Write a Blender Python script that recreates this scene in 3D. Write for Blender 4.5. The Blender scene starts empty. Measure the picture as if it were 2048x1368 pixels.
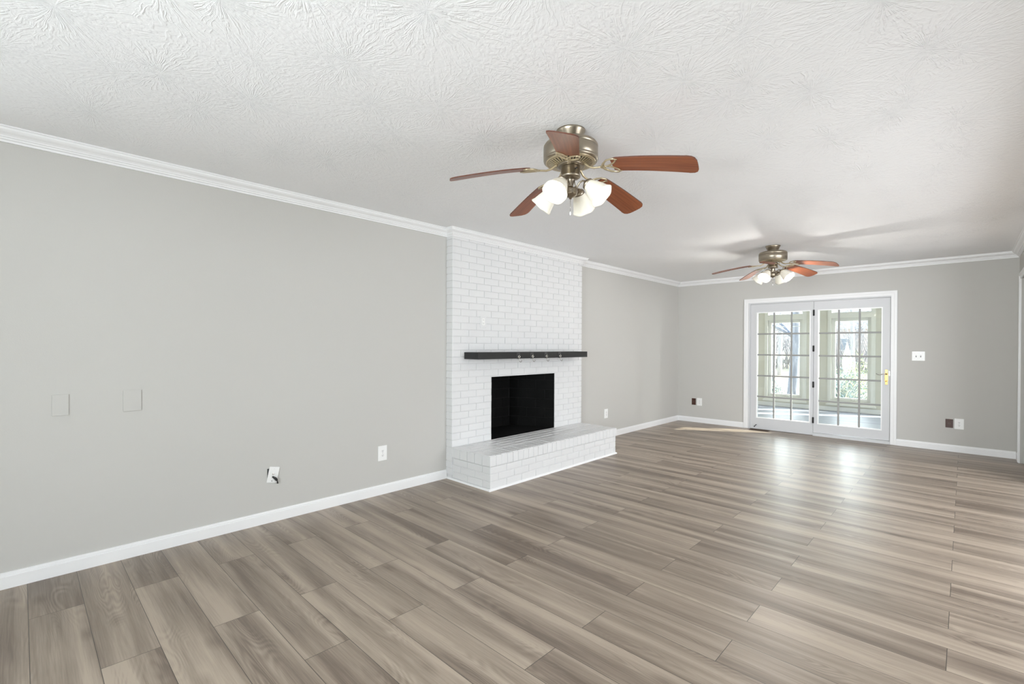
import bpy, math, random
from mathutils import Vector, Matrix

SC = bpy.context.scene
COL = SC.collection
PI = math.pi
D2R = math.radians

# ------------------------------------------------------------------ camera
YAW, PIT, ROL = 0.7646, -0.0056, 0.0044
RT = Vector((math.cos(YAW), math.sin(YAW), 0)); FW = Vector((-math.sin(YAW), math.cos(YAW), 0)); UP = Vector((0, 0, 1))
F2 = FW * math.cos(PIT) + UP * math.sin(PIT); U2 = UP * math.cos(PIT) - FW * math.sin(PIT)
R2 = RT * math.cos(ROL) + U2 * math.sin(ROL); U3 = U2 * math.cos(ROL) - RT * math.sin(ROL)
cam = bpy.data.cameras.new('camera'); camo = bpy.data.objects.new('camera', cam); COL.objects.link(camo)
m = Matrix.Identity(4)
for i in range(3):
    m[i][0], m[i][1], m[i][2] = R2[i], U3[i], -F2[i]
m.translation = (3.675, 0, 1.2995)
camo.matrix_world = m
cam.sensor_width = 36; cam.lens = 36 * 943.39 / 2048; cam.shift_y = 13.7 / 2048
cam.clip_start = .05; cam.clip_end = 300
SC.camera = camo

# ------------------------------------------------------------------ view, world, sun, daylight, added fill lamps
SC.view_settings.view_transform = 'Standard'; SC.view_settings.look = 'None'
SC.view_settings.exposure = -0.08; SC.view_settings.gamma = 1; SC.view_settings.use_curve_mapping = False
SC.cycles.max_bounces = 10; SC.cycles.diffuse_bounces = 6; SC.cycles.transparent_max_bounces = 16
SC.cycles.sample_clamp_indirect = 6
W = bpy.data.worlds.new('sky'); SC.world = W; W.use_nodes = True
nt = W.node_tree; bg = nt.nodes['Background']
tc = nt.nodes.new('ShaderNodeTexCoord'); sp = nt.nodes.new('ShaderNodeSeparateXYZ'); cr = nt.nodes.new('ShaderNodeValToRGB')
nt.links.new(tc.outputs['Generated'], sp.inputs[0]); nt.links.new(sp.outputs[2], cr.inputs[0]); nt.links.new(cr.outputs[0], bg.inputs[0])
cr.color_ramp.elements[0].position = 0.0; cr.color_ramp.elements[0].color = (.93, .96, 1, 1)
cr.color_ramp.elements[1].position = .7; cr.color_ramp.elements[1].color = (.55, .72, 1, 1)
bg.inputs[1].default_value = 3.0

def light(name, kind, loc, energy, rot=None, size=None, size_y=None, color=(1, 1, 1), spread=None):
    l = bpy.data.lights.new(name, kind); o = bpy.data.objects.new(name, l); COL.objects.link(o)
    o.location = loc; l.energy = energy; l.color = color
    if rot: o.rotation_euler = rot
    if kind == 'AREA':
        l.shape = 'RECTANGLE'; l.size = size; l.size_y = size_y
        if spread: l.spread = spread
    return o
SUNDIR = Vector((-.84, -.53, -.50)).normalized()
s = light('sun', 'SUN', (8, 16, 8), 30.0, color=(1, .95, .88)); s.rotation_euler = SUNDIR.to_track_quat('-Z', 'Y').to_euler(); s.data.angle = D2R(.6)
# added fill lamps at made-up openings behind and beside the camera
light('added_rear_fill', 'AREA', (3.2, -2.6, 1.35), 370, rot=(D2R(93), 0, D2R(-1)), size=1.5, size_y=1.6, color=(.92, .96, 1))  # unseen lamp added to brighten the near room and back wall
light('added_left_fill', 'AREA', (-.45, -1.15, 1.35), 16, rot=(0, D2R(-90), 0), size=1.6, size_y=1.4, color=(.92, .96, 1))  # unseen lamp added to lift the near ceiling
light('added_side_fill', 'AREA', (6.4, 3.9, 1.25), 245, rot=(0, D2R(90), D2R(-36)), size=2.1, size_y=3.6, color=(.92, .96, 1))  # unseen lamp added to brighten the far half from the side
light('daylight_sunroom', 'AREA', (1.6, 12.3, 1.6), 260, rot=(D2R(-90), 0, 0), size=4.2, size_y=2.2, color=(.9, .95, 1))
light('daylight_sunroom_side', 'AREA', (5.0, 9.96, 1.5), 110, rot=(0, D2R(90), 0), size=2.2, size_y=.5, color=(.92, .96, 1))

# ------------------------------------------------------------------ materials
def mat(name, col=(.8, .8, .8), rough=.5, metal=0, spec=.5, **kw):
    m = bpy.data.materials.new(name); m.use_nodes = True
    b = m.node_tree.nodes['Principled BSDF']
    b.inputs['Base Color'].default_value = (*col, 1); b.inputs['Roughness'].default_value = rough
    b.inputs['Metallic'].default_value = metal; b.inputs['Specular IOR Level'].default_value = spec
    for k, v in kw.items(): b.inputs[k.replace('_', ' ')].default_value = v
    return m

class G:
    """tiny node graph helper"""
    def __init__(s, m): s.t = m.node_tree; s.b = s.t.nodes['Principled BSDF']
    def n(s, typ, *ins, **props):
        x = s.t.nodes.new(typ)
        for k, v in props.items(): setattr(x, k, v)
        for i, v in enumerate(ins):
            if v is None: continue
            if hasattr(v, 'default_value') or isinstance(v, bpy.types.NodeSocket): s.t.links.new(v, x.inputs[i])
            else: x.inputs[i].default_value = v
        return x
    def m(s, op, a, b=None, c=None): return s.n('ShaderNodeMath', a, b, c, operation=op).outputs[0]
    def comb(s, x, y, z): return s.n('ShaderNodeCombineXYZ', x, y, z).outputs[0]
    def sep(s, v): return s.n('ShaderNodeSeparateXYZ', v).outputs
    def obj(s): return s.n('ShaderNodeTexCoord').outputs['Object']
    def noise(s, v, scale, detail=2, rough=.5, dist=0):
        x = s.n('ShaderNodeTexNoise'); s.t.links.new(v, x.inputs['Vector'])
        x.inputs['Scale'].default_value = scale; x.inputs['Detail'].default_value = detail
        x.inputs['Roughness'].default_value = rough; x.inputs['Distortion'].default_value = dist
        return x.outputs[0]
    def ramp(s, f, *stops):
        x = s.n('ShaderNodeValToRGB', f); e = x.color_ramp.elements
        while len(e) < len(stops): e.new(.5)
        for el, (p, c) in zip(e, stops): el.position = p; el.color = (*c, 1) if len(c) == 3 else c
        return x.outputs[0]
    def mix(s, f, a, b, blend='MIX'):
        x = s.n('ShaderNodeMix', data_type='RGBA', blend_type=blend)
        for sock, v in ((x.inputs[0], f), (x.inputs[6], a), (x.inputs[7], b)):
            if isinstance(v, bpy.types.NodeSocket): s.t.links.new(v, sock)
            else: sock.default_value = v if not isinstance(v, tuple) or len(v) == 4 else (*v, 1)
        return x.outputs[2]
    def link(s, o, name): s.t.links.new(o, s.b.inputs[name])
    def bump(s, h, strength, dist):
        x = s.n('ShaderNodeBump'); s.t.links.new(h, x.inputs['Height'])
        x.inputs['Strength'].default_value = strength; x.inputs['Distance'].default_value = dist
        s.t.links.new(x.outputs[0], s.b.inputs['Normal'])

M = {}
def wallmat(name, col, bump=.15):
    m = mat(name, col, .75, spec=.3); g = G(m); o = g.obj()
    h = g.noise(o, 160, 3, .6)
    n = g.noise(o, .8, 2)
    g.link(g.mix(g.m('MULTIPLY', n, .25), (*col, 1), (col[0] * .93, col[1] * .97, col[2] * .97, 1)), 'Base Color')
    g.bump(h, bump, .002)
    return m
M['wall'] = wallmat('greige_wall_paint', (.535, .522, .498))
M['sunwall'] = wallmat('cream_sunroom_paint', (.68, .655, .585))
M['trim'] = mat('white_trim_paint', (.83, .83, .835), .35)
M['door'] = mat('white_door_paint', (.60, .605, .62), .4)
M['bead'] = mat('white_glazing_bead', (.9, .9, .9), .3)
M['muntin'] = mat('grey_muntin', (.30, .30, .29), .5)
M['plastic'] = mat('white_plastic', (.85, .85, .84), .3)
M['slot'] = mat('dark_slot', (.03, .03, .03), .5)
M['black'] = mat('black_metal', (.012, .012, .012), .4)
M['brown'] = mat('dark_brown_plastic', (.06, .022, .014), .45)
M['brass'] = mat('polished_brass', (.62, .40, .14), .25, 1)
M['nickel'] = mat('worn_nickel', (.6, .58, .54), .25, 1)
M['pewter'] = mat('antique_pewter', (.38, .33, .26), .33, 1)
M['cream'] = mat('cream_gold_metal', (.55, .46, .31), .34, .75)
M['dark'] = mat('vent_dark', (.03, .025, .02), .7)
M['register'] = mat('bronze_register', (.10, .06, .035), .5, .6)
M['sill'] = mat('white_vinyl', (.8, .79, .75), .4)
M['stub'] = mat('grey_gap', (.05, .05, .05), .8)

# ceiling: slap brush starburst texture
def ceil_mat():
    m = mat('white_textured_ceiling', (.90, .905, .915), .85, spec=.25); g = G(m); o = g.obj()
    def burst(off, scale, k):
        v = g.n('ShaderNodeVectorMath', o, (off, off * .7, 0), operation='ADD').outputs[0]
        w = g.n('ShaderNodeVectorMath', v, g.n('ShaderNodeVectorMath', g.n('ShaderNodeTexNoise', v).outputs[1], (.5, .5, .5), operation='SUBTRACT').outputs[0], operation='ADD')
        vo = g.n('ShaderNodeTexVoronoi', voronoi_dimensions='2D'); g.t.links.new(v, vo.inputs['Vector']); vo.inputs['Scale'].default_value = scale
        d = g.n('ShaderNodeVectorMath', v, vo.outputs['Position'], operation='SUBTRACT').outputs[0]
        sx, sy, _ = g.sep(d)
        ang = g.m('ARCTAN2', sy, sx)
        r = g.n('ShaderNodeVectorMath', g.comb(sx, sy, 0), operation='LENGTH').outputs['Value']
        rnd = g.sep(vo.outputs['Color'])[0]
        wob = g.noise(v, 9, 2)
        a2 = g.m('ADD', ang, g.m('MULTIPLY', wob, .3))
        vec = g.comb(g.m('MULTIPLY', g.m('COSINE', a2), k), g.m('MULTIPLY', g.m('SINE', a2), k), g.m('ADD', g.m('MULTIPLY', rnd, 50), g.m('MULTIPLY', r, 4)))
        n = g.noise(vec, 1, 1.5, .55)
        ridge = g.m('SUBTRACT', 1, g.m('MULTIPLY', g.m('ABSOLUTE', g.m('SUBTRACT', n, .5)), 9))
        ridge = g.m('MAXIMUM', ridge, 0)
        brk = g.ramp(g.noise(v, 34, 2), (.40, (.15, .15, .15)), (.56, (1, 1, 1)))
        fade = g.ramp(r, (.0, (.5, .5, .5)), (.02, (1, 1, 1)), (.22, (.5, .5, .5)))
        return g.m('MULTIPLY', g.m('MULTIPLY', ridge, brk), fade)
    h = g.m('MAXIMUM', burst(3.1, 2.3, 10), g.m('MULTIPLY', burst(11.7, 1.9, 11), .6))
    h = g.m('ADD', h, g.m('MULTIPLY', g.noise(o, 90, 2), .18))
    g.bump(h, .48, .0055)
    return m
M['ceiling'] = ceil_mat()

def plank_mat(name, c0, c1, w=.1965, L=1.22, y0=.025, x0=.5, shift=.69, rough=.33, cool=False):
    m = mat(name, c0, rough, spec=.5); g = G(m); o = g.obj()
    x, y, z = g.sep(o)
    v = g.m('DIVIDE', g.m('SUBTRACT', y, y0), w); row = g.m('FLOOR', v); fy = g.m('FRACT', v)
    par = g.m('MODULO', g.m('ADD', row, 100), 2)
    u = g.m('DIVIDE', g.m('SUBTRACT', g.m('SUBTRACT', x, x0), g.m('MULTIPLY', par, shift)), L); idx = g.m('FLOOR', u); fx = g.m('FRACT', u)
    wn = g.n('ShaderNodeTexWhiteNoise', g.comb(idx, row, 3.7), noise_dimensions='3D')
    rr, rg, rb = g.sep(wn.outputs['Color'])
    px = g.m('ADD', x, g.m('MULTIPLY', rr, 37)); py = g.m('ADD', y, g.m('MULTIPLY', rg, 23))
    # broad light and dark bands along the grain
    band = g.noise(g.comb(g.m('MULTIPLY', px, .55), g.m('MULTIPLY', py, 9), 0), 1, 2, .5, .3)
    # cathedral rings
    fld = g.noise(g.comb(g.m('MULTIPLY', px, 1.1), g.m('MULTIPLY', py, 5.5), 4.2), 1, 1.5, .45, .4)
    ring = g.m('SINE', g.m('MULTIPLY', fld, 230))
    rmask = g.ramp(g.noise(g.comb(g.m('MULTIPLY', px, 1.6), g.m('MULTIPLY', py, 7), 9), 1, 1), (.5, (0, 0, 0)), (.66, (1, 1, 1)))
    ringf = g.m('MULTIPLY', g.m('MULTIPLY', ring, rmask), .15)
    fib = g.noise(g.comb(g.m('MULTIPLY', px, 5), g.m('MULTIPLY', py, 170), 1), 1, 3, .6)
    fib2 = g.noise(g.comb(g.m('MULTIPLY', px, 2), g.m('MULTIPLY', py, 45), 2), 1, 2, .6, .5)
    vor = g.n('ShaderNodeTexVoronoi', voronoi_dimensions='2D'); g.t.links.new(g.comb(g.m('MULTIPLY', px, 1.0), g.m('MULTIPLY', py, 2.6), 0), vor.inputs['Vector']); vor.inputs['Scale'].default_value = 1
    kn = g.ramp(vor.outputs['Distance'], (.0, (1, 1, 1)), (.085, (0, 0, 0)))
    t = g.m('ADD', g.m('MULTIPLY', g.m('SUBTRACT', band, .5), 2.7), .5)
    t = g.m('ADD', t, g.m('MULTIPLY', g.m('SUBTRACT', rb, .5), .34))
    t = g.m('ADD', t, g.m('MULTIPLY', g.m('SUBTRACT', fib2, .5), .55))
    t = g.m('SUBTRACT', t, ringf)
    t = g.m('ADD', t, g.m('MULTIPLY', g.m('SUBTRACT', fib, .5), .85))
    t = g.m('SUBTRACT', t, g.m('MULTIPLY', kn, .35))
    col = g.ramp(t, (.0, c1), (.5, tuple((a + b) / 2 for a, b in zip(c0, c1))), (1, c0))
    ey = g.m('MINIMUM', fy, g.m('SUBTRACT', 1, fy)); ex = g.m('MINIMUM', fx, g.m('SUBTRACT', 1, fx))
    gap = g.m('MAXIMUM', g.m('LESS_THAN', ey, .0011 / w), g.m('LESS_THAN', ex, .0013 / L))
    col = g.mix(gap, col, (.045, .035, .028, 1))
    g.link(col, 'Base Color')
    g.link(g.m('ADD', rough - .04, g.m('MULTIPLY', fib, .12)), 'Roughness')
    g.bump(g.m('SUBTRACT', g.m('MULTIPLY', fib, .25), gap), .35, .0015)
    return m
M['floor'] = plank_mat('greige_oak_laminate', (.385, .314, .248), (.145, .109, .083))
M['sunfloor'] = plank_mat('sky_tinted_deck_boards', (.36, .37, .42), (.22, .23, .28), w=.1, L=2.4, rough=.45)  # blue of the reflected sky put into the board colours

def brick_paint(name, col, rough, sc=70, st=.5, bl=.03):
    m = mat(name, col, rough); g = G(m); o = g.obj()
    h = g.m('ADD', g.noise(o, sc, 4, .65), g.m('MULTIPLY', g.noise(o, sc * .25, 2), .6))
    g.bump(h, st, .0022)
    c = g.mix(g.noise(o, 5, 3), (*[x * (1 - bl) for x in col], 1), (*[min(1, x * (1 + bl)) for x in col], 1))
    g.link(c, 'Base Color')
    return m
M['brick'] = brick_paint('white_painted_brick', (.71, .71, .715), .55)
M['mortar'] = brick_paint('joint_shade_mortar', (.655, .655, .66), .6)  # joint shade put into the colour: toned below the brick paint
M['hearthtop'] = brick_paint('white_painted_hearth', (.71, .71, .715), .36, st=.35)
M['soot'] = brick_paint('sooty_black_brick', (.0035, .0035, .0034), .7, sc=40, st=.8, bl=.5)
M['sootmortar'] = brick_paint('sooty_mortar', (.011, .011, .0108), .8, sc=40, st=.8, bl=.5)
M['ash'] = brick_paint('ashy_firebox_floor', (.007, .007, .007), .85, sc=30, bl=.5)
for k_ in ('soot', 'sootmortar', 'ash'): M[k_].node_tree.nodes['Principled BSDF'].inputs['Specular IOR Level'].default_value = .12
def woodm(name, c0, c1, rough, axis_scale=(3, 60, 60), coat=0.):
    m = mat(name, c0, rough); g = G(m); o = g.obj()
    x, y, z = g.sep(o)
    v = g.comb(g.m('MULTIPLY', x, axis_scale[0]), g.m('MULTIPLY', y, axis_scale[1]), g.m('MULTIPLY', z, axis_scale[2]))
    f = g.noise(v, 1, 4, .6, .4)
    g.link(g.ramp(f, (.3, c1), (.7, c0)), 'Base Color')
    g.b.inputs['Coat Weight'].default_value = coat; g.b.inputs['Coat Roughness'].default_value = .42
    return m
M['mantel'] = woodm('charcoal_painted_wood', (.010, .0105, .0105), (.0065, .007, .007), .5, (30, 2, 30))
M['blade'] = woodm('rosewood_fan_blade', (.36, .115, .045), (.17, .045, .016), .42, (2.5, 60, 5), coat=.15)
M['blade_edge'] = mat('dark_blade_edge', (.10, .03, .015), .5)

def emis(name, col, strength, base=(.9, .86, .75), rough=.3):
    m = mat(name, base, rough)
    b = m.node_tree.nodes['Principled BSDF']
    b.inputs['Emission Color'].default_value = (*col, 1); b.inputs['Emission Strength'].default_value = strength
    return m
def shade_mat():
    m = emis('lit_alabaster_glass', (1, .92, .74), .15, (.80, .77, .68), .25); g = G(m); o = g.obj()
    n = g.noise(o, 22, 4, .6, 1.2)
    g.link(g.mix(g.ramp(n, (.38, (0, 0, 0)), (.66, (1, 1, 1))), (1, .90, .68, 1), (1, .97, .86, 1)), 'Emission Color')
    return m
M['shade'] = shade_mat()
M['bulb'] = emis('lit_bulb', (1, .95, .85), 1.8)

def glass_mat():
    m = bpy.data.materials.new('window_glass'); m.use_nodes = True; t = m.node_tree; t.nodes.clear()
    o = t.nodes.new('ShaderNodeOutputMaterial'); mx = t.nodes.new('ShaderNodeMixShader')
    tr = t.nodes.new('ShaderNodeBsdfTransparent'); gl = t.nodes.new('ShaderNodeBsdfGlossy'); fr = t.nodes.new('ShaderNodeFresnel')
    ge = t.nodes.new('ShaderNodeNewGeometry'); ma = t.nodes.new('ShaderNodeMath'); ma.operation = 'MULTIPLY_ADD'
    ma.inputs[1].default_value = 1 / 1.45 - 1.45; ma.inputs[2].default_value = 1.45   # the pane is thin: same index met from both faces
    t.links.new(ge.outputs['Backfacing'], ma.inputs[0]); t.links.new(ma.outputs[0], fr.inputs[0])
    gl.inputs['Roughness'].default_value = .01; tr.inputs[0].default_value = (.96, .98, .97, 1)
    t.links.new(fr.outputs[0], mx.inputs[0]); t.links.new(tr.outputs[0], mx.inputs[1]); t.links.new(gl.outputs[0], mx.inputs[2]); t.links.new(mx.outputs[0], o.inputs[0])
    return m
M['glass'] = glass_mat()
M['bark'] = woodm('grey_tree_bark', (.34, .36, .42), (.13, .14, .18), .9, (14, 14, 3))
M['farbark'] = woodm('overexposed_woods_bark', (.55, .54, .56), (.36, .35, .38), .9, (14, 14, 3))  # overexposed daylight put into the colour as paler bark
M['needle'] = woodm('bluish_evergreen_foliage', (.22, .30, .30), (.10, .14, .15), .8, (9, 9, 9))
M['twig'] = mat('pale_dry_twig', (.62, .60, .52), .8)
M['leaf2'] = woodm('yellow_green_foliage', (.42, .46, .26), (.28, .33, .18), .8, (9, 9, 9))
def ground_mat():
    m = mat('leaf_littered_ground', (.5, .45, .36), .95); g = G(m); o = g.obj()
    g.link(g.mix(g.noise(o, 6, 5, .7), (.62, .52, .38, 1), (.36, .36, .28, 1)), 'Base Color')
    g.bump(g.noise(o, 30, 4), .6, .02); return m
M['ground'] = ground_mat()
M['farwall'] = mat('pinkish_far_siding', (.72, .62, .60), .8)
M['farroof'] = mat('blue_grey_shingle', (.50, .56, .66), .8)
M['canvas'] = mat('white_canvas', (.95, .95, .95), .8)

# ------------------------------------------------------------------ mesh builder
class MB:
    def __init__(s): s.v = []; s.f = []; s.mi = []; s.mats = []; s.smooth = []
    def _m(s, m):
        if m not in s.mats: s.mats.append(m)
        return s.mats.index(m)
    def add(s, vs, fs, m, smooth=False, T=None):
        b = len(s.v)
        for p in vs:
            p = Vector(p)
            if T is not None: p = T @ p
            s.v.append(tuple(p))
        k = s._m(m)
        for f in fs: s.f.append([b + i for i in f]); s.mi.append(k); s.smooth.append(smooth)
    def box(s, x0, x1, y0, y1, z0, z1, m, T=None):
        vs = [(x, y, z) for z in (z0, z1) for y in (y0, y1) for x in (x0, x1)]
        s.add(vs, [(0, 2, 3, 1), (4, 5, 7, 6), (0, 1, 5, 4), (2, 6, 7, 3), (0, 4, 6, 2), (1, 3, 7, 5)], m, T=T)
    def cbox(s, o, u, v, n, a0, a1, b0, b1, h, c, m):
        """raised tile on plane o+u,v with outward n, chamfer c, height h"""
        o, u, v, n = Vector(o), Vector(u), Vector(v), Vector(n)
        P = lambda a, b, k: o + u * a + v * b + n * k
        vs = [P(a0, b0, 0), P(a1, b0, 0), P(a1, b1, 0), P(a0, b1, 0),
              P(a0, b0, h - c), P(a1, b0, h - c), P(a1, b1, h - c), P(a0, b1, h - c),
              P(a0 + c, b0 + c, h), P(a1 - c, b0 + c, h), P(a1 - c, b1 - c, h), P(a0 + c, b1 - c, h)]
        fs = []
        for i in range(4):
            j = (i + 1) % 4
            fs += [(i, j, 4 + j, 4 + i), (4 + i, 4 + j, 8 + j, 8 + i)]
        fs.append((8, 9, 10, 11))
        if u.cross(v).dot(n) < 0: fs = [tuple(reversed(f)) for f in fs]
        s.add(vs, fs, m)
    def lathe(s, prof, m, seg=32, T=None, smooth=True, cap=True):
        vs = []; fs = []
        for r, z in prof:
            for k in range(seg):
                a = 2 * PI * k / seg; vs.append((r * math.cos(a), r * math.sin(a), z))
        for i in range(len(prof) - 1):
            for k in range(seg):
                k2 = (k + 1) % seg
                fs.append((i * seg + k, i * seg + k2, (i + 1) * seg + k2, (i + 1) * seg + k))
        if cap:
            fs.append(tuple(reversed(range(seg)))); fs.append(tuple((len(prof) - 1) * seg + k for k in range(seg)))
        s.add(vs, fs, m, smooth, T)
    def tube(s, pts, r, m, seg=8, closed=False, T=None, caps=True):
        pts = [Vector(p) for p in pts]; n = len(pts); rs = r if isinstance(r, (list, tuple)) else [r] * n
        vs = []; prev = None
        for i, p in enumerate(pts):
            a = pts[i - 1] if (i > 0 or closed) else p; b = pts[(i + 1) % n] if (i < n - 1 or closed) else p
            t = (b - a).normalized()
            if prev is None: nrm = t.orthogonal().normalized()
            else:
                nrm = prev - t * prev.dot(t)
                nrm = nrm.normalized() if nrm.length > 1e-6 else t.orthogonal().normalized()
            prev = nrm; bn = t.cross(nrm)
            for k in range(seg):
                an = 2 * PI * k / seg; vs.append(p + (nrm * math.cos(an) + bn * math.sin(an)) * rs[i])
        fs = []
        for i in range(n if closed else n - 1):
            j = (i + 1) % n
            for k in range(seg):
                k2 = (k + 1) % seg; fs.append((i * seg + k, i * seg + k2, j * seg + k2, j * seg + k))
        if caps and not closed:
            fs.append(tuple(reversed(range(seg)))); fs.append(tuple((n - 1) * seg + k for k in range(seg)))
        s.add(vs, fs, m, True, T)
    def prism(s, poly, z0, z1, m, T=None, smooth=False):
        n = len(poly)
        vs = [(x, y, z0) for x, y in poly] + [(x, y, z1) for x, y in poly]
        fs = [tuple(reversed(range(n))), tuple(range(n, 2 * n))] + [(i, (i + 1) % n, n + (i + 1) % n, n + i) for i in range(n)]
        s.add(vs, fs, m, smooth, T)
    def obj(s, name, parent=None, bevel=0, seg=2):
        me = bpy.data.meshes.new(name); me.from_pydata(s.v, [], s.f)
        for m in s.mats: me.materials.append(m)
        me.polygons.foreach_set('material_index', s.mi); me.polygons.foreach_set('use_smooth', s.smooth); me.update()
        o = bpy.data.objects.new(name, me); COL.objects.link(o)
        if parent: o.parent = parent
        if bevel:
            b = o.modifiers.new('bevel', 'BEVEL'); b.width = bevel; b.segments = seg; b.limit_method = 'ANGLE'; b.angle_limit = D2R(40)
        return o

def empty(name, loc=(0, 0, 0), rz=0):
    o = bpy.data.objects.new(name, None); COL.objects.link(o); o.location = loc; o.rotation_euler = (0, 0, rz); o.empty_display_size = .1
    return o
def tag(o, label, cat, group=None, kind=None):
    o['label'] = label; o['category'] = cat
    if group: o['group'] = group
    if kind: o['kind'] = kind
    return o
def struct(o, label, cat): return tag(o, label, cat, kind='structure')

# ------------------------------------------------------------------ room shell
H = 2.44; LX = 4.1355; BY = 8.1035; RY = -2.0
CP, CPY0, CPY1 = .0855, 2.9053, 5.0363       # chimney backing plane
def rects_minus(a0, a1, b0, b1, holes):
    """split a rectangle around rectangular holes"""
    xs = sorted({a0, a1, *[v for h in holes for v in h[:2]]}); zs = sorted({b0, b1, *[v for h in holes for v in h[2:]]})
    out = []
    for i in range(len(xs) - 1):
        run = None
        for j in range(len(zs) - 1):
            cx, cz = (xs[i] + xs[i + 1]) / 2, (zs[j] + zs[j + 1]) / 2
            if any(h[0] < cx < h[1] and h[2] < cz < h[3] for h in holes):
                if run: out.append((xs[i], xs[i + 1], *run)); run = None
            else: run = (run[0], zs[j + 1]) if run else (zs[j], zs[j + 1])
        if run: out.append((xs[i], xs[i + 1], *run))
    return out
def wall(name, axis, p0, p1, a0, a1, b0, b1, holes, m, label):
    b = MB()
    for u0, u1, v0, v1 in rects_minus(a0, a1, b0, b1, holes):
        if axis == 'x': b.box(p0, p1, u0, u1, v0, v1, m)
        else: b.box(u0, u1, p0, p1, v0, v1, m)
    return struct(b.obj(name), label, 'wall')
b = MB(); b.box(-.6, 7.4, RY - .12, BY + .06, -.12, 0, M['floor']); struct(b.obj('floor'), 'greige wood look plank floor of the empty living room', 'floor')
b = MB(); b.box(-.6, 7.4, RY - .12, BY + .13, H, H + .12, M['ceiling']); struct(b.obj('ceiling'), 'white ceiling with brushed starburst plaster texture', 'ceiling')
FB = (3.431, 4.489, .3134, .975)
DO = (1.172, 2.961, 0, 2.006)
LWIN = (-1.85, -.45, .55, 2.15)  # unseen window opening added for the left fill lamp
wall('wall_left', 'x', -.12, 0, RY, CPY0, 0, H, [LWIN], M['wall'], 'long greige wall on the left before the fireplace')
wall('wall_left', 'x', -.12, 0, CPY1, BY, 0, H, [], M['wall'], 'greige left wall between the fireplace and the far corner')
wall('wall_back', 'y', BY, BY + .13, -.12, LX + .12, 0, H, [DO], M['wall'], 'greige far wall around the glazed double doors')
OPEN = (.7, 6.7, 0, 2.15)   # wide opening added out of view, lets the side fill lamp in
D3 = (6.98, 7.83, 0, 2.09)
wall('wall_right', 'x', LX, LX + .12, RY, BY, 0, H, [OPEN, D3], M['wall'], 'greige right hand wall, a sliver seen at the far right')
wall('wall_added_room_end', 'x', 7.2, 7.3, RY, BY + .12, 0, H, [], M['wall'], 'end wall of the added side room, out of the picture')  # made-up side room, added to house the side fill lamp
wall('wall_added_room_back', 'y', BY, BY + .12, LX + .12, 7.2, 0, H, [], M['wall'], 'back wall of the added side room, out of the picture')
wall('wall_added_room_rear', 'y', RY - .12, RY, LX + .12, 7.2, 0, H, [], M['wall'], 'rear wall of the added side room, out of the picture')
BWIN = [(2.4, 3.15, .55, 2.15), (3.25, 4.0, .55, 2.15)]  # unseen window openings added for the rear fill lamp
wall('wall_rear', 'y', RY - .12, RY, -.12, LX + .12, 0, H, BWIN, M['wall'], 'greige wall behind the camera with two added windows')

# crown and base mouldings, swept along the room outline with mitred corners
PATH = [(0, RY), (0, CPY0), (.089, CPY0), (.089, CPY1), (0, CPY1), (0, BY), (LX, BY), (LX, RY)]
def inward(i):
    """miter vector at path vertex i, pointing into the room"""
    n = len(PATH); p0, p1, p2 = Vector(PATH[i - 1]), Vector(PATH[i]), Vector(PATH[(i + 1) % n])
    d1 = (p1 - p0).normalized(); d2 = (p2 - p1).normalized()
    n1 = Vector((d1.y, -d1.x)); n2 = Vector((d2.y, -d2.x))
    return (n1 + n2) / (1 + n1.dot(n2))
def sweep(i, prof, m, name):
    n = len(PATH); j = (i + 1) % n
    vs = []
    for k in (i, j):
        mi = inward(k)
        for d, z in prof: vs.append((PATH[k][0] + mi.x * d, PATH[k][1] + mi.y * d, z))
    q = len(prof)
    fs = [(a, (a + 1) % q, q + (a + 1) % q, q + a) for a in range(q)] + [tuple(reversed(range(q))), tuple(range(q, 2 * q))]
    b = MB(); b.add(vs, fs, m); return b.obj(name)
e = 1e-4
CROWN = [(e, H - e), (.0669, H - e), (.0669, H - .007), (.060, H - .009), (.058, H - .020), (.050, H - .029), (.036, H - .037), (.029, H - .044),
         (.028, H - .050), (.020, H - .051), (.018, H - .059), (.010, H - .063), (.009, H - .0732), (e, H - .0732)]
names = ['left wall before the chimney', 'near return of the brick chimney', 'front of the brick chimney', 'far return of the brick chimney', 'left wall beyond the chimney',
         'back wall above the doors', 'right wall', 'rear wall behind the camera']
for i in range(8):
    struct(sweep(i, CROWN, M['trim'], 'trim_%d' % (i + 1)), 'white crown moulding along the ' + names[i], 'crown moulding')
def base(name, axis, p, sgn, a0, a1, label):
    b = MB(); pr = [(0, 0), (.0165, 0), (.0165, .064), (.0125, .066), (.0125, .072), (.009, .075), (.0075, .0846), (0, .0846)]
    vs = []
    for a in (a0, a1):
        for d, z in pr: vs.append((p + sgn * d, a, z) if axis == 'x' else (a, p + sgn * d, z))
    q = len(pr); fs = [(k, (k + 1) % q, q + (k + 1) % q, q + k) for k in range(q)] + [tuple(reversed(range(q))), tuple(range(q, 2 * q))]
    b.add(vs, fs, M['trim']); struct(b.obj(name), label, 'baseboard')
base('baseboard_left', 'x', 0, 1, RY, CPY0 - .008, 'white baseboard on the left wall before the fireplace')
base('baseboard_left', 'x', 0, 1, 5.024, BY, 'white baseboard on the left wall between hearth and far corner')
base('baseboard_back', 'y', BY, -1, .0165, 1.104, 'short white baseboard on the back wall left of the doors')
base('baseboard_back', 'y', BY, -1, 3.025, LX - .0165, 'white baseboard on the back wall right of the doors')
base('baseboard_right', 'x', LX, -1, 7.893, BY, 'short white baseboard stub in the far right corner')
base('baseboard_right', 'x', LX, -1, RY, .62, 'white baseboard on the right wall beside the camera')
base('baseboard_rear', 'y', RY, 1, .0165, LX - .0165, 'white baseboard on the wall behind the camera')

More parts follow.
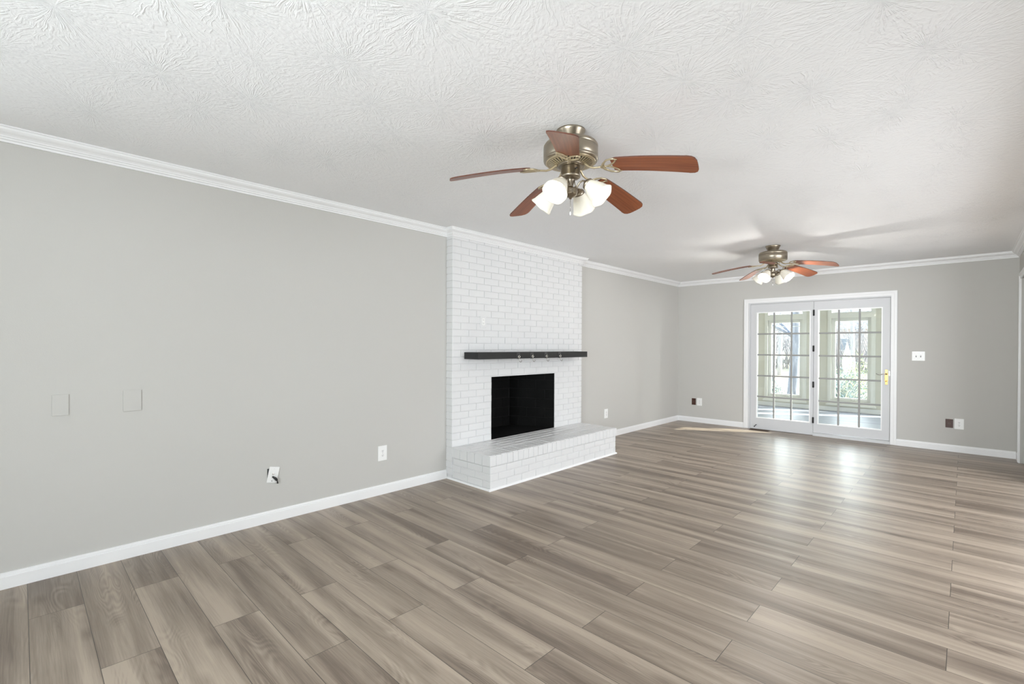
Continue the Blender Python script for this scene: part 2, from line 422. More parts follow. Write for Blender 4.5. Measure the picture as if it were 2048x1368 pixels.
# casings
def casing(name, axis, p, sgn, a0, a1, z1, w, label, t=.018):
    """picture-frame of two stepped profiles round an opening a0..a1 up to z1 (outer)"""
    b = MB()
    def bx(u0, u1, v0, v1, d):
        lo, hi = sorted((p, p + sgn * d))
        if axis == 'y': b.box(u0, u1, lo, hi, v0, v1, M['trim'])
        else: b.box(lo, hi, u0, u1, v0, v1, M['trim'])
    for (k0, k1, d) in ((0, .45, t), (.45, 1, t * .62)):
        bx(a0 + w * k0, a0 + w * k1, 0, z1 - w * k0, d); bx(a1 - w * k1, a1 - w * k0, 0, z1 - w * k0, d)
        bx(a0 + w * k0, a1 - w * k0, z1 - w * k1, z1 - w * k0, d + 2e-4)
    struct(b.obj(name, bevel=.0015), label, 'door casing')
casing('trim_9', 'y', BY, -1, 1.105, 3.026, 2.068, .0655, 'white casing around the glazed double doors')
casing('trim_12', 'x', LX, -1, .63, 6.77, 2.22, .07, 'white casing of the wide opening added out of view')
casing('trim_10', 'x', LX, -1, 6.915, 7.892, 2.153, .065, 'white door casing at the right edge of the picture')

# ------------------------------------------------------------------ glazed double doors
b = MB()
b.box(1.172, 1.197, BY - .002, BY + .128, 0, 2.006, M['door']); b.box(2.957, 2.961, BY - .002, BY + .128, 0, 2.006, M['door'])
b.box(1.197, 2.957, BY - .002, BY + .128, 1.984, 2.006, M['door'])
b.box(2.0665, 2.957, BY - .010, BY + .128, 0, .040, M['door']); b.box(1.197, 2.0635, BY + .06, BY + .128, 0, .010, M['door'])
struct(b.obj('trim_11'), 'white jamb and raised sill of the glazed double doors', 'door frame')
def glazed(name, x0, x1, z0, z1, gx0, gx1, gz0, gz1, y, label):
    r = struct(empty(name, (x0, y, z0)), label, 'door'); t = .044
    X = lambda v: v - x0
    Z = lambda v: v - z0
    b = MB()
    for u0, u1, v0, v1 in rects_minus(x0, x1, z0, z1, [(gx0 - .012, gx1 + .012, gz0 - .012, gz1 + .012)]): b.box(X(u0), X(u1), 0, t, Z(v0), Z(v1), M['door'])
    b.obj('door_frame', r)
    b = MB()
    for u0, u1, v0, v1 in rects_minus(gx0 - .0125, gx1 + .0125, gz0 - .0125, gz1 + .0125, [(gx0, gx1, gz0, gz1)]): b.box(X(u0), X(u1), -.004, t + .004, Z(v0), Z(v1), M['bead'])
    b.obj('glazing_bead', r)['label'] = 'thin white bead around the glass'
    b = MB(); b.box(X(gx0), X(gx1), .021, .025, Z(gz0), Z(gz1), M['glass']); b.obj('glass_pane', r)
    b = MB(); w = .012
    for k in (1, 2):
        c = gx0 + (gx1 - gx0) * k / 3; b.box(X(c - w), X(c + w), .006, .019, Z(gz0), Z(gz1), M['muntin'])
    for k in (1, 2, 3, 4):
        c = gz0 + (gz1 - gz0) * k / 5; b.box(X(gx0), X(gx1), .0065, .0185, Z(c - w), Z(c + w), M['muntin'])
    b.obj('muntin_grid', r, bevel=.002)['label'] = 'grey grid dividing the glass into three by five panes'
    return r
YD = BY + .012
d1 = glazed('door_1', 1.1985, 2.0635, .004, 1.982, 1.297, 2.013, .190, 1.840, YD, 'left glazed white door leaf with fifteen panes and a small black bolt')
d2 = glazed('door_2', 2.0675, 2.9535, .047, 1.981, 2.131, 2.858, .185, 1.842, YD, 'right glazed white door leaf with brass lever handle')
for z in (1.813, 1.285, .752, .226):
    b = MB(); b.tube([(.0, 0, -.045), (0, 0, .045)], .0065, M['black'], 10); b.box(-.012, .012, .0, .004, -.043, .043, M['black'])
    h = b.obj('hinge', d2); h.location = (2.0655 - 2.0675, -.006, z - .047); h['label'] = 'black hinge between the two leaves'
# bolt on left leaf
b = MB(); b.tube([(0, 0, 0), (.012, -.012, .012), (.034, -.016, .036)], [.006, .005, .0055], M['black'], 8)
b.lathe([(.009, 0), (.009, .003)], M['black'], 12, T=Matrix.Rotation(PI / 2, 4, 'X'))
h = b.obj('foot_bolt', d1); h.location = (1.262 - 1.1985, -.001, .034); h['label'] = 'small black lever at the bottom corner'
# lever handle
b = MB(); pl = []
hw = .0185
for k in range(25):
    t = k / 24; z = -.102 + .204 * t
    w = hw * (1 - .30 * abs(math.sin(PI * 3 * t)) * (1 if t < .25 or t > .75 else .15))
    if k in (0, 24): w *= .55
    pl.append((w, z))
poly = [(w, z) for w, z in pl] + [(-w, z) for w, z in reversed(pl)]
b.prism(poly, 0, .005, M['brass'], T=Matrix.Rotation(PI / 2, 4, 'X'))
b.lathe([(.013, 0), (.013, .010), (.008, .016)], M['brass'], 16, T=Matrix.Translation((0, -.004, .042)) @ Matrix.Rotation(PI / 2, 4, 'X'))
b.lathe([(.010, 0), (.010, .012), (.006, .015)], M['brass'], 16, T=Matrix.Translation((0, -.004, -.055)) @ Matrix.Rotation(PI / 2, 4, 'X'))
hd = b.obj('door_handle', d2, bevel=.001); hd.location = (2.915 - 2.0675, -.001, .903 - .047); hd['label'] = 'ornate brass handle plate'
b = MB(); b.tube([(0, -.012, .042), (0, -.045, .042), (-.012, -.052, .042), (-.035, -.052, .040), (-.06, -.052, .031), (-.085, -.052, .033), (-.108, -.050, .046)],
                [.007, .007, .007, .0065, .006, .0055, .004], M['nickel'], 10)
b.obj('lever', hd)['label'] = 'curved silver lever'
b = MB(); b.box(-.006, .006, 0, .004, -.03, .03, M['nickel']); st = b.obj('strike_plate', d2); st.location = (2.947 - 2.0675, -.0045, .955 - .047)

# right wall door, closed, mostly out of frame
r = struct(empty('door_3', (LX + .03, D3[0], 0)), 'white panelled door just beyond the right edge of the picture', 'door')
b = MB(); b.box(0, .04, .004, D3[1] - D3[0] - .004, .004, D3[3] - .004, M['door'])
for z0, z1 in ((.15, .95), (1.1, 1.95)):
    for y0, y1 in ((.1, .38), (.47, .75)): b.cbox((0, 0, 0), (0, 1, 0), (0, 0, 1), (-1, 0, 0), y0, y1, z0, z1, .008, .006, M['door'])
b.obj('door_panel', r)
for z in (.25, 1.05, 1.85):
    b = MB(); b.tube([(-.004, .008, z - .045), (-.004, .008, z + .045)], .006, M['brass'], 8); b.obj('hinge', r)

# unseen windows behind / beside the camera, added to let fill light in
def plain_window(name, axis, p, a0, a1, z0, z1, label, m=None):
    m = m or M['trim']; r = struct(empty(name, (p, a0, z0) if axis == 'x' else (a0, p, z0)), label, 'window'); t = .05
    b = MB(); g = MB(); w = a1 - a0; h = z1 - z0
    for u0, u1, v0, v1 in rects_minus(0, w, 0, h, [(.05, w - .05, .05, h / 2 - .02), (.05, w - .05, h / 2 + .02, h - .05)]):
        if axis == 'x': b.box(0, t, u0, u1, v0, v1, m)
        else: b.box(u0, u1, -t, 0, v0, v1, m)
    if axis == 'x': g.box(.02, .024, .05, w - .05, .05, h - .05, M['glass'])
    else: g.box(.05, w - .05, -.024, -.02, .05, h - .05, M['glass'])
    b.obj('window_frame', r); g.obj('glass_pane', r)
    return r
n = 1
for a0, a1, z0, z1 in BWIN: plain_window('window_%d' % n, 'y', RY - .03, a0, a1, z0, z1, ('left', 'right')[n - 1] + ' double hung window added behind the camera'); n += 1

plain_window('window_%d' % n, 'x', -.08, LWIN[0], LWIN[1], LWIN[2], LWIN[3], 'window added in the left wall behind the camera'); n += 1

# ------------------------------------------------------------------ fireplace
random.seed(4)
fp = tag(empty('fireplace', (0, 3.97, 0)), 'white painted brick fireplace with raised hearth and black firebox', 'fireplace')
fp.location = (0, 0, 0)
def bricks(mb, o, u, v, n, A0, A1, B0, B1, bl, bh, offs, m, hole=None, h=.0055, joint=.0058, c=.0022, ends=None, jit=.0012, start=0):
    k = start; z = B0
    while z < B1 - .01:
        z1 = min(z + bh, B1)
        a = A0 + (offs[k % 2] - bl if offs[k % 2] > 0 else 0)
        while a < A1:
            s0, s1 = max(a, A0), min(a + bl, A1)
            a += bl
            if s1 - s0 < .02: continue
            segs = [(s0, s1)]
            if hole and z1 > hole[2] + .01 and z < hole[3] - .001:
                if z1 > hole[3] and (z1 - hole[3]) > .03: pass
                segs = [q for q in ((s0, min(s1, hole[0])), (max(s0, hole[1]), s1)) if q[1] - q[0] > .012]
            for q0, q1 in segs:
                g0, g1 = q0 + joint / 2, q1 - joint / 2
                if q0 == A0: g0 = q0 - h * .9
                if q1 == A1: g1 = q1 + h * .9
                mb.cbox(o, u, v, n, g0, g1, z + joint / 2, z1 - joint / 2, h + random.uniform(-jit, jit), c, m)
        z = z1; k += 1
# chimney breast backing with the firebox opening
b = MB()
for u0, u1, v0, v1 in rects_minus(CPY0, CPY1, 0, H - e, [FB]): b.box(-.5, CP, u0, u1, v0, v1, M['mortar'])
c0 = .313
bricks(b, (CP, 0, 0), (0, 1, 0), (0, 0, 1), (1, 0, 0), CPY0, CPY1, c0 - .0675 * 4, H - .005, .2065, .0675, (.2065, .1010), M['brick'], hole=FB)
bricks(b, (0, CPY0, 0), (1, 0, 0), (0, 0, 1), (0, -1, 0), 0, CP, c0 - .0675 * 4, H - .005, .2, .0675, (0, 0), M['brick'])
bricks(b, (0, CPY1, 0), (1, 0, 0), (0, 0, 1), (0, 1, 0), 0, CP, c0, H - .005, .2, .0675, (0, 0), M['brick'])
b.obj('brick_chimney', fp)
# hearth
HX, HY0, HY1, HZ = .629, 2.9017, 5.0223, .3134
b = MB(); b.box(.0, HX - .014, HY0 + .014, HY1 - .014, 0, .213, M['mortar'])
b.box(.0, HX - .006, HY0 + .006, HY1 - .006, .2135, HZ - .004, M['mortar'])
bricks(b, (HX - .014, 0, 0), (0, 1, 0), (0, 0, 1), (1, 0, 0), HY0 + .014, HY1 - .014, .012, .213, .2065, .067, (0, .103), M['brick'], h=.004, jit=.0008)
bricks(b, (0, HY0 + .014, 0), (1, 0, 0), (0, 0, 1), (0, -1, 0), 0, HX - .014, .012, .213, .2065, .067, (.1, 0), M['brick'], h=.004, jit=.0008)
bricks(b, (0, HY1 - .014, 0), (1, 0, 0), (0, 0, 1), (0, 1, 0), 0, HX - .014, .012, .213, .2065, .067, (.1, 0), M['brick'], h=.004, jit=.0008)
bricks(b, (HX - .006, 0, 0), (0, 1, 0), (0, 0, 1), (1, 0, 0), HY0 + .006, HY1 - .006, .2135, HZ - .001, .0728, .0989, (0, 0), M['brick'], h=.006, jit=.0015, joint=.006, c=.003)
bricks(b, (0, HY0 + .006, 0), (1, 0, 0), (0, 0, 1), (0, -1, 0), 0, HX - .006, .2135, HZ - .001, .104, .0989, (0, 0), M['brick'], h=.006, jit=.001)
bricks(b, (0, HY1 - .006, 0), (1, 0, 0), (0, 0, 1), (0, 1, 0), 0, HX - .006, .2135, HZ - .001, .104, .0989, (0, 0), M['brick'], h=.006, jit=.001)
bricks(b, (0, 0, HZ - .0057), (0, 1, 0), (1, 0, 0), (0, 0, 1), HY0, HY1, .432, HX - .004, .0728, .195, (0, 0), M['hearthtop'], h=.0055, jit=.001, joint=.009, c=.003)
bricks(b, (0, 0, HZ - .0057), (0, 1, 0), (1, 0, 0), (0, 0, 1), HY0, HY1, .09, .432, .2065, .0855, (0, .103), M['hearthtop'], h=.0055, jit=.001, joint=.009, c=.003)
b.obj('hearth', fp)
# quarter round at the foot of the hearth
def quarter(mb, p0, p1, n, r=.017):
    p0, p1, n = Vector(p0), Vector(p1), Vector(n); prof = [(0, 0)] + [(r * math.cos(a), r * math.sin(a)) for a in [PI / 2 * k / 5 for k in range(6)]]
    vs = [p + n * d + Vector((0, 0, z)) for p in (p0, p1) for d, z in prof]; q = len(prof)
    mb.add(vs, [(k, (k + 1) % q, q + (k + 1) % q, q + k) for k in range(q)] + [tuple(range(q)), tuple(range(q, 2 * q))], M['trim'])
b = MB(); hx = HX - .010
quarter(b, (hx, HY0 - .012, 0), (hx, HY1, 0), (1, 0, 0)); quarter(b, (0, HY0 + .006, 0), (hx + .014, HY0 + .006, 0), (0, -1, 0))
b.obj('base_moulding', fp)['label'] = 'white quarter round strip at the foot of the hearth'
# firebox: splayed black brick lined recess
b = MB(); x0, xb = CP - .003, -.45; y0, y1, yb0, yb1 = FB[0], FB[1], 3.66, 4.26; z0, z1 = FB[2] + .0015, FB[3]
def quad(a, c, d, f, m): b.add([a, c, d, f], [(0, 1, 2, 3)], m)
quad((x0, y0, z0), (xb, yb0, z0), (xb, yb1, z0), (x0, y1, z0), M['ash'])
quad((x0, y0, z1 + .004), (x0, y1, z1 + .004), (xb, yb1, z1 + .004), (xb, yb0, z1 + .004), M['soot'])
def wallb(p, q):
    p, q = Vector(p), Vector(q); u = q - p; L = u.length; u.normalize(); n = Vector((-u.y, u.x, 0))
    cen = Vector((-.1, 3.96, 0))
    if n.dot(cen - p) < 0: n = -n
    b.add([p, q, q + Vector((0, 0, z1 + .004 - z0)), p + Vector((0, 0, z1 + .004 - z0))], [(0, 1, 2, 3)], M['sootmortar'])
    bricks(b, p, u, (0, 0, 1), n, 0.004, L - .004, 0, z1 - z0, .23, .115, (0, .115), M['soot'], h=.004, joint=.006, jit=.0015)
wallb((x0, y0, z0), (xb, yb0, z0)); wallb((xb, yb0, z0), (xb, yb1, z0)); wallb((x0, y1, z0), (xb, yb1, z0))
b.obj('firebox', fp)['label'] = 'black soot covered brick firebox'
# mantel shelf with stocking hooks
MX0, MX1, MY0, MY1, MZ0, MZ1 = .0925, .300, 3.05, 4.87, 1.170, 1.238
b = MB(); b.box(0, MX1 - MX0, 0, MY1 - MY0, 0, MZ1 - MZ0, M['mantel'])
o = b.obj('mantel_shelf', bevel=.003); o.location = (MX0, MY0, MZ0); tag(o, 'long charcoal mantel beam across the white brick chimney', 'mantel shelf')
hk = empty('stocking_hook', (MX1, 3.614, 1.200))
b = MB(); b.box(0, .0022, -.027, .027, -.0325, .034, M['black']); b.box(.0022, .0035, -.024, .024, -.0295, .031, mat('grey_hook_plate', (.10, .10, .10), .35, .8))
b.tube([(.0035, 0, .008), (.010, 0, .008)], .0075, M['black'], 12); b.obj('plate', hk, bevel=.0008)
b = MB(); b.tube([(.014, .0125 * math.cos(a), -.010 + .0125 * math.sin(a)) for a in [2 * PI * k / 18 for k in range(18)]], .0042, M['nickel'], 8, closed=True)
b.tube([(.004, 0, .003), (.014, 0, .003)], .004, M['nickel'], 8); b.obj('ring', hk)
b = MB(); b.tube([(.014, 0, -.022), (.016, 0, -.042), (.017, .002, -.054), (.018, .010, -.064), (.019, .020, -.067), (.019, .030, -.061), (.019, .034, -.050)], .0034, M['nickel'], 8)
b.obj('hook', hk)
where = ['nearest the left end of the charcoal mantel', 'second from the left on the charcoal mantel', 'third from the left on the charcoal mantel', 'rightmost of the four on the charcoal mantel']
for i, y in enumerate((3.614, 3.829, 4.064, 4.311)):
    if i == 0: r = hk
    else:
        r = hk.copy(); COL.objects.link(r)
        for ch in list(hk.children):
            c = ch.copy(); COL.objects.link(c); c.parent = r
    r.location = (MX1, y, 1.200)
    tag(r, 'small silver stocking hook on a black plate, ' + where[i], 'hook', 'stocking hooks on the mantel')

# ------------------------------------------------------------------ wall plates (local: x right, -y out of the wall, z up)
def place(r, wallname, a, z, off=0):
    if wallname == 'back': r.location = (a, BY - off, z)
    else: r.location = (off, a, z); r.rotation_euler = (0, 0, PI / 2)
def disc(mb, x, z, r, d0, d1, m, seg=12): mb.lathe([(r, d0), (r, d1)], m, seg, T=Matrix.Translation((x, 0, z)) @ Matrix.Rotation(PI / 2, 4, 'X'), smooth=False)
def plate_mesh(w, h, m, t=.006):
    b = MB(); b.box(-w / 2, w / 2, -t, 0, -h / 2, h / 2, m); return b
def outlet(label, wn, a, z, w=.087, h=.130, m=None, off=0, group='duplex power outlets'):
    m = m or M['plastic']; r = tag(empty('wall_outlet'), label, 'outlet', group)
    plate_mesh(w, h, m).obj('cover_plate', r, bevel=.002)
    for s in (1, -1):
        b = MB(); zc = s * .0195
        b.prism([(.0165 * math.cos(t) * (1 if abs(math.cos(t)) < .9 else .95), .0135 * math.sin(t)) for t in [2 * PI * k / 20 for k in range(20)]], 0, .0025, m, T=Matrix.Translation((0, -.006, zc)) @ Matrix.Rotation(PI / 2, 4, 'X'))
        for dx in (-.0062, .0062): b.box(dx - .0012, dx + .0012, -.0092, -.0084, zc - .001, zc + .007, M['slot'])
        disc(b, 0, zc - .0065, .0026, .0084, .0092, M['slot'])
        b.obj('receptacle', r)
    b = MB(); disc(b, 0, 0, .003, .006, .0075, M['nickel']); b.obj('screw', r)
    place(r, wn, a, z, off); return r
outlet('white outlet low on the left wall, just before the brick chimney', 'left', 2.195, .358)
outlet('white outlet on the left wall between hearth and far corner', 'left', 5.766, .348)
outlet('white outlet beside a brown plate, left of the glazed doors', 'back', .3855, .355)
outlet('white outlet beside a brown plate, right of the glazed doors', 'back', 3.634, .353)
def brownp(label, a, z, w, h):
    r = tag(empty('brown_wall_plate'), label, 'wall plate', 'brown wall plates')
    plate_mesh(w, h, M['brown'], .005).obj('cover_plate', r, bevel=.0015)
    b = MB(); b.box(-.011, .011, -.0075, -.005, -.012, .008, mat('brown_jack', (.11, .05, .04), .4)); b.box(-.006, .006, -.0082, -.0075, -.008, .002, M['slot']); b.obj('jack', r)
    place(r, 'back', a, z)
brownp('dark brown wall plate beside the white outlet near the far left corner', .287, .353, .070, .113)
brownp('dark brown wall plate beside the white outlet right of the glazed doors', 3.543, .352, .071, .108)
# light switches
def switch(label, wn, a, z, w, h, xs, off=0, m=None, cat='light switch'):
    m = m or M['plastic']; r = tag(empty('light_switch'), label, cat)
    plate_mesh(w, h, m).obj('cover_plate', r, bevel=.002)
    for x in xs:
        b = MB(); b.box(x - .0055, x + .0055, -.0068, -.006, -.0125, .0125, M['slot']); b.box(x - .0035, x + .0035, -.017, -.006, -.001, .010, m)
        b.obj('toggle', r, bevel=.001)
        for s in (1, -1):
            b = MB(); disc(b, x, s * .030, .0028, .006, .0072, M['nickel']); b.obj('screw', r)
    place(r, wn, a, z, off); return r
switch('white double toggle light switch on the back wall right of the doors', 'back', 3.2425, 1.1935, .129, .120, (-.023, .023))
cr_ = tag(empty('wall_outlet'), 'white painted outlet high on the brick chimney above the mantel', 'outlet')
pm = M['brick']
plate_mesh(.086, .122, pm, .007).obj('cover_plate', cr_, bevel=.002)
b = MB(); b.box(-.018, .018, -.0095, -.007, -.035, .035, M['plastic'])
for zc in (.017, -.017):
    for dx in (-.006, .006): b.box(dx - .0013, dx + .0013, -.0102, -.0095, zc, zc + .008, M['slot'])
    disc(b, 0, zc - .006, .0026, .0095, .0102, M['slot'])
b.obj('receptacle', cr_, bevel=.001); place(cr_, 'left', 3.3025, 1.5495, .090)
# blank painted plates
for lab, y, z, w, h in (('leftmost blank square cover plate painted the wall colour', .156, .9565, .070, .119), ('second blank cover plate from the left, painted the wall colour', .4745, .9575, .089, .130)):
    r = tag(empty('blank_wall_plate'), lab, 'wall plate', 'blank painted plates')
    plate_mesh(w, h, M['wall'], .0065).obj('cover_plate', r, bevel=.0025)
    for s in (1, -1):
        b = MB(); disc(b, 0, s * h * .37, .0032, .0065, .008, M['wall']); b.obj('screw', r)
    place(r, 'left', y, z)
# crooked coax plate over a dark box
r = tag(empty('cable_outlet'), 'crooked white cable plate with a short black cord, low on the left wall', 'cable outlet')
b = MB(); b.box(-.0385, .0275, -.0015, 0, -.050, .048, M['stub']); b.obj('box_opening', r)['label'] = 'dark hole behind the crooked plate'
b = plate_mesh(.072, .116, M['plastic'], .004); p = b.obj('cover_plate', r, bevel=.0015); p.location = (0, -.004, 0); p.rotation_euler = (D2R(2), D2R(11), 0)
p.location = (0.001, -.004, 0)
for s in (1, -1):
    b = MB(); disc(b, .0 + s * .0095, s * .044, .003, .008, .0095, M['slot']); b.obj('screw', r)
b = MB(); disc(b, 0, .004, .0075, .007, .010, M['nickel'], 6); disc(b, 0, .004, .0048, .010, .020, M['nickel']); disc(b, 0, .004, .002, .020, .0205, M['slot']); b.obj('connector', r)
b = MB(); b.tube([(-.004, -.008, -.014), (.002, -.016, -.019), (.012, -.022, -.028), (.020, -.022, -.039), (.024, -.018, -.046)], [.006, .007, .0095, .0085, .005], M['black'], 10)
b.tube([(.024, -.018, -.046), (.028, -.016, -.054), (.031, -.012, -.062), (.030, -.008, -.068), (.036, -.004, -.070)], .0038, M['black'], 8)
b.obj('cord', r)['label'] = 'short black cord stub'
place(r, 'left', 1.288, .3455)
# floor register
r = tag(empty('floor_register', (1.3625, 8.018, 0)), 'bronze slotted floor register in front of the left door leaf', 'floor vent')
b = MB()
for u0, u1, v0, v1 in rects_minus(-.1375, .1375, -.055, .055, [(-.1255, .1255, -.043, .043)]): b.box(u0, u1, v0, v1, .0, .004, M['register'])
b.obj('frame', r, bevel=.001)
b = MB(); b.box(-.1255, .1255, -.043, .043, .0002, .001, M['dark'])
for k in range(17): b.box(-.1255 + k * .0155, -.1255 + k * .0155 + .004, -.043, .043, .001, .0035, M['register'])
b.box(-.1255, .1255, -.003, .003, .0012, .0037, M['register']); b.obj('louvre', r)

# ------------------------------------------------------------------ ceiling fan (origin on the ceiling)
def make_fan():
    r = empty('ceiling_fan')
    P, C_ = M['pewter'], M['cream']
    b = MB(); b.lathe([(.0, -.0005), (.076, -.0005), (.076, -.008), (.070, -.016), (.060, -.040), (.053, -.048), (.053, -.056), (.0, -.056)], P, 40, cap=False); b.obj('canopy', r)
    b = MB(); b.lathe([(.0, -.056), (.05, -.056), (.08, -.060), (.118, -.066), (.136, -.074), (.1425, -.084), (.1435, -.092), (.141, -.094), (.141, -.097), (.1435, -.099),
                       (.1435, -.146), (.141, -.149), (.141, -.152), (.1435, -.154), (.142, -.162), (.134, -.168), (.12, -.168), (0, -.168)], P, 56, cap=False)
    hs = b.obj('motor_housing', r)
    # slotted vent ring under the housing
    b = MB(); b.lathe([(.131, -.166), (.131, -.171), (.122, -.172), (.118, -.169)], C_, 56, cap=False)
    b.lathe([(.118, -.1692), (.072, -.1845)], M['dark'], 56, cap=False)
    b.lathe([(.122, -.1715), (.114, -.173)], C_, 56, cap=False); b.lathe([(.083, -.184), (.072, -.1875), (.070, -.183)], C_, 56, cap=False)
    for k in range(40):
        T = Matrix.Rotation(2 * PI * k / 40, 4, 'Z'); w = .0035
        b.add([(.116, -w * 1.3, -.1725), (.116, w * 1.3, -.1725), (.080, w, -.1848), (.080, -w, -.1848), (.116, -w * 1.3, -.169), (.116, w * 1.3, -.169), (.080, w, -.181), (.080, -w, -.181)],
              [(0, 1, 2, 3), (4, 7, 6, 5), (0, 4, 5, 1), (2, 6, 7, 3), (0, 3, 7, 4), (1, 5, 6, 2)], C_, T=T)
    b.obj('vent_grille', hs)['label'] = 'gold toned slotted vent ring'
    b = MB(); b.lathe([(0, -.170), (.066, -.170), (.066, -.176), (.074, -.178), (.074, -.190), (.060, -.192), (0, -.192)], P, 48, cap=False); b.obj('flywheel', r)
    b = MB(); b.lathe([(0, -.192), (.048, -.192), (.050, -.196), (.050, -.236), (.053, -.239), (.052, -.246), (.044, -.252), (.030, -.254), (0, -.254)], P, 40, cap=False)
    b.tube([(.047, -.018, -.213), (.056, -.021, -.213)], .0045, M['black'], 10)
    b.obj('switch_housing', r)
    b = MB(); b.lathe([(0, -.252), (.024, -.252), (.022, -.262), (.015, -.290), (.016, -.300), (.026, -.304), (.038, -.310), (.040, -.322), (.036, -.326), (.038, -.330), (.034, -.340), (.018, -.350), (.008, -.353), (.007, -.360), (0, -.362)], P, 36, cap=False)
    b.obj('light_hub', r)
    b = MB(); b.tube([(0, 0, -.360), (0, 0, -.425)], .0011, M['nickel'], 6); b.lathe([(.0, -.425), (.0035, -.428), (.0045, -.440), (0, -.447)], M['bead'], 10, cap=False); b.obj('pull_chain', r)
    # blades
    th0 = -56.4
    L0, L1 = .225, .634
    for k in range(5):
        R = Matrix.Rotation(D2R(th0 + 72 * k), 4, 'Z')
        def zc(rr): return -.214 - .077 * ((rr - .2) / .434) ** 1.3 if rr > .2 else -.214
        tw = D2R(-13)
        # outline in (r, w)
        up = []
        N = 16
        for i in range(N + 1):
            t = i / N; rr = L0 + (L1 - L0) * t; hw_ = .056 + .014 * t
            if t < .07: hw_ *= .82 + .18 * math.sin(t / .07 * PI / 2)
            up.append((rr, hw_))
        tip = [(L1 - .045, .0695), (L1 - .022, .066), (L1 - .008, .055), (L1 - .001, .035), (L1, .012)]
        up = [q for q in up if q[0] < L1 - .05] + tip
        b = MB(); vs = []
        t_ = .003
        rows = up
        for rr, hw_ in rows:
            for s_ in (-1, 1):
                for dz in (-t_, t_):
                    w = s_ * hw_; vs.append((rr, w * math.cos(tw), zc(rr) + w * math.sin(tw) + dz))
        fb = []; fe = []
        for i in range(len(rows) - 1):
            a, c = i * 4, (i + 1) * 4
            fb += [(a, a + 2, c + 2, c), (a + 1, c + 1, c + 3, a + 3)]
            fe += [(a, c, c + 1, a + 1), (a + 2, a + 3, c + 3, c + 2)]
        q = (len(rows) - 1) * 4
        fe += [(0, 1, 3, 2), (q, q + 2, q + 3, q + 1)]
        b.add(vs, fb, M['blade']); b.add(vs, fe, M['blade_edge'])
        bl = b.obj('fan_blade', r); bl.matrix_local = R
        # scrolled blade iron below the blade
        b = MB()
        def pt(rr, w, dz=-.0065): return (rr, w * math.cos(tw), zc(rr) + w * math.sin(tw) + dz)
        b.tube([(.068, 0, -.184), (.085, 0, -.190), (.105, 0, -.208), (.13, 0, -.2175), (.165, 0, -.2185), (.185, 0, -.2185)], [.0075, .007, .006, .0055, .005, .005], C_, 8)
        b.tube([pt(.178 + .011 * math.cos(a), .011 * math.sin(a)) for a in [2 * PI * j / 16 for j in range(16)]], .0038, C_, 7, closed=True)
        for s_ in (1, -1):
            lo = []
            for j in range(28):
                a = 2 * PI * j / 28
                x_ = .044 * math.cos(a); y_ = .019 * math.sin(a)
                ca, sa = math.cos(D2R(34) * s_), math.sin(D2R(34) * s_)
                lo.append(pt(.214 + x_ * ca - y_ * sa, s_ * .029 + x_ * sa + y_ * ca))
            b.tube(lo, .0042, C_, 7, closed=True)
            b.tube([pt(.180, s_ * .008), pt(.190, s_ * .030), pt(.206, s_ * .050), pt(.232, s_ * .0555), pt(.262, s_ * .050)], [.004, .0045, .0045, .004, .003], C_, 7)
        b.obj('blade_iron', bl)['label'] = 'cream gold scrolled bracket'
    # four gooseneck arms with bell shades
    for k in range(4):
        R = Matrix.Rotation(D2R(-79 + 90 * k), 4, 'Z')
        b = MB(); b.tube([(.030, 0, -.318), (.040, 0, -.300), (.052, 0, -.283), (.068, 0, -.276), (.083, 0, -.280), (.092, 0, -.290)], .0048, P, 8)
        b.tube([(.020, .0, -.262), (.026, 0, -.285), (.033, 0, -.305)], .003, P, 6)
        ax = Matrix.Translation((.090, 0, -.289)) @ Matrix.Rotation(D2R(-46), 4, 'Y') @ Matrix.Rotation(PI, 4, 'X')
        b.lathe([(0, -.006), (.012, -.006), (.016, 0), (.024, .004), (.031, .010), (.032, .022), (.029, .023), (.029, .012), (.0, .008)], P, 28, T=ax, cap=False)
        arm = b.obj('light_arm', r); arm.matrix_local = R
        b = MB()
        outp = [(.027, .016), (.031, .024), (.0375, .038), (.044, .056), (.0495, .074), (.054, .092), (.0575, .106), (.0618, .116), (.0655, .122)]
        vs = []; fs = []; sg = 48
        prof = outp + [(x_ - .003, z_ - .001) for x_, z_ in reversed(outp)]
        for i, (rr, z_) in enumerate(prof):
            for j in range(sg):
                a = 2 * PI * j / sg; fl = max(0, (z_ - .06) / .064)
                q_ = rr * (1 + .02 * fl * math.cos(6 * a)); vs.append((q_ * math.cos(a), q_ * math.sin(a), z_ + .0012 * fl * math.cos(6 * a)))
        for i in range(len(prof) - 1):
            for j in range(sg): j2 = (j + 1) % sg; fs.append((i * sg + j, i * sg + j2, (i + 1) * sg + j2, (i + 1) * sg + j))
        b.add(vs, fs, M['shade'], True, T=ax); b.obj('lamp_shade', arm)['label'] = 'lit alabaster glass bell shade'
        b = MB(); b.lathe([(.0, .012), (.012, .014), (.013, .034), (.018, .048), (.022, .062), (.0225, .072), (.019, .084), (.010, .092), (0, .094)], M['bulb'], 20, T=ax, cap=False); b.obj('light_bulb', arm)
    return r
fan = make_fan()
tag(fan, 'nearer five blade ceiling fan with red wood blades and four lit shades', 'ceiling fan', 'ceiling fans'); fan.location = (2.163, 2.018, H)
def copy_tree(o, parent=None):
    c = o.copy(); COL.objects.link(c)
    if parent: c.parent = parent
    for ch in list(o.children): copy_tree(ch, c)
    return c
fan2 = copy_tree(fan); fan2.location = (2.112, 5.864, H); fan2.rotation_euler = (0, 0, D2R(-24))
fan2['label'] = 'farther, smaller looking ceiling fan with four lit shades, above the doors'
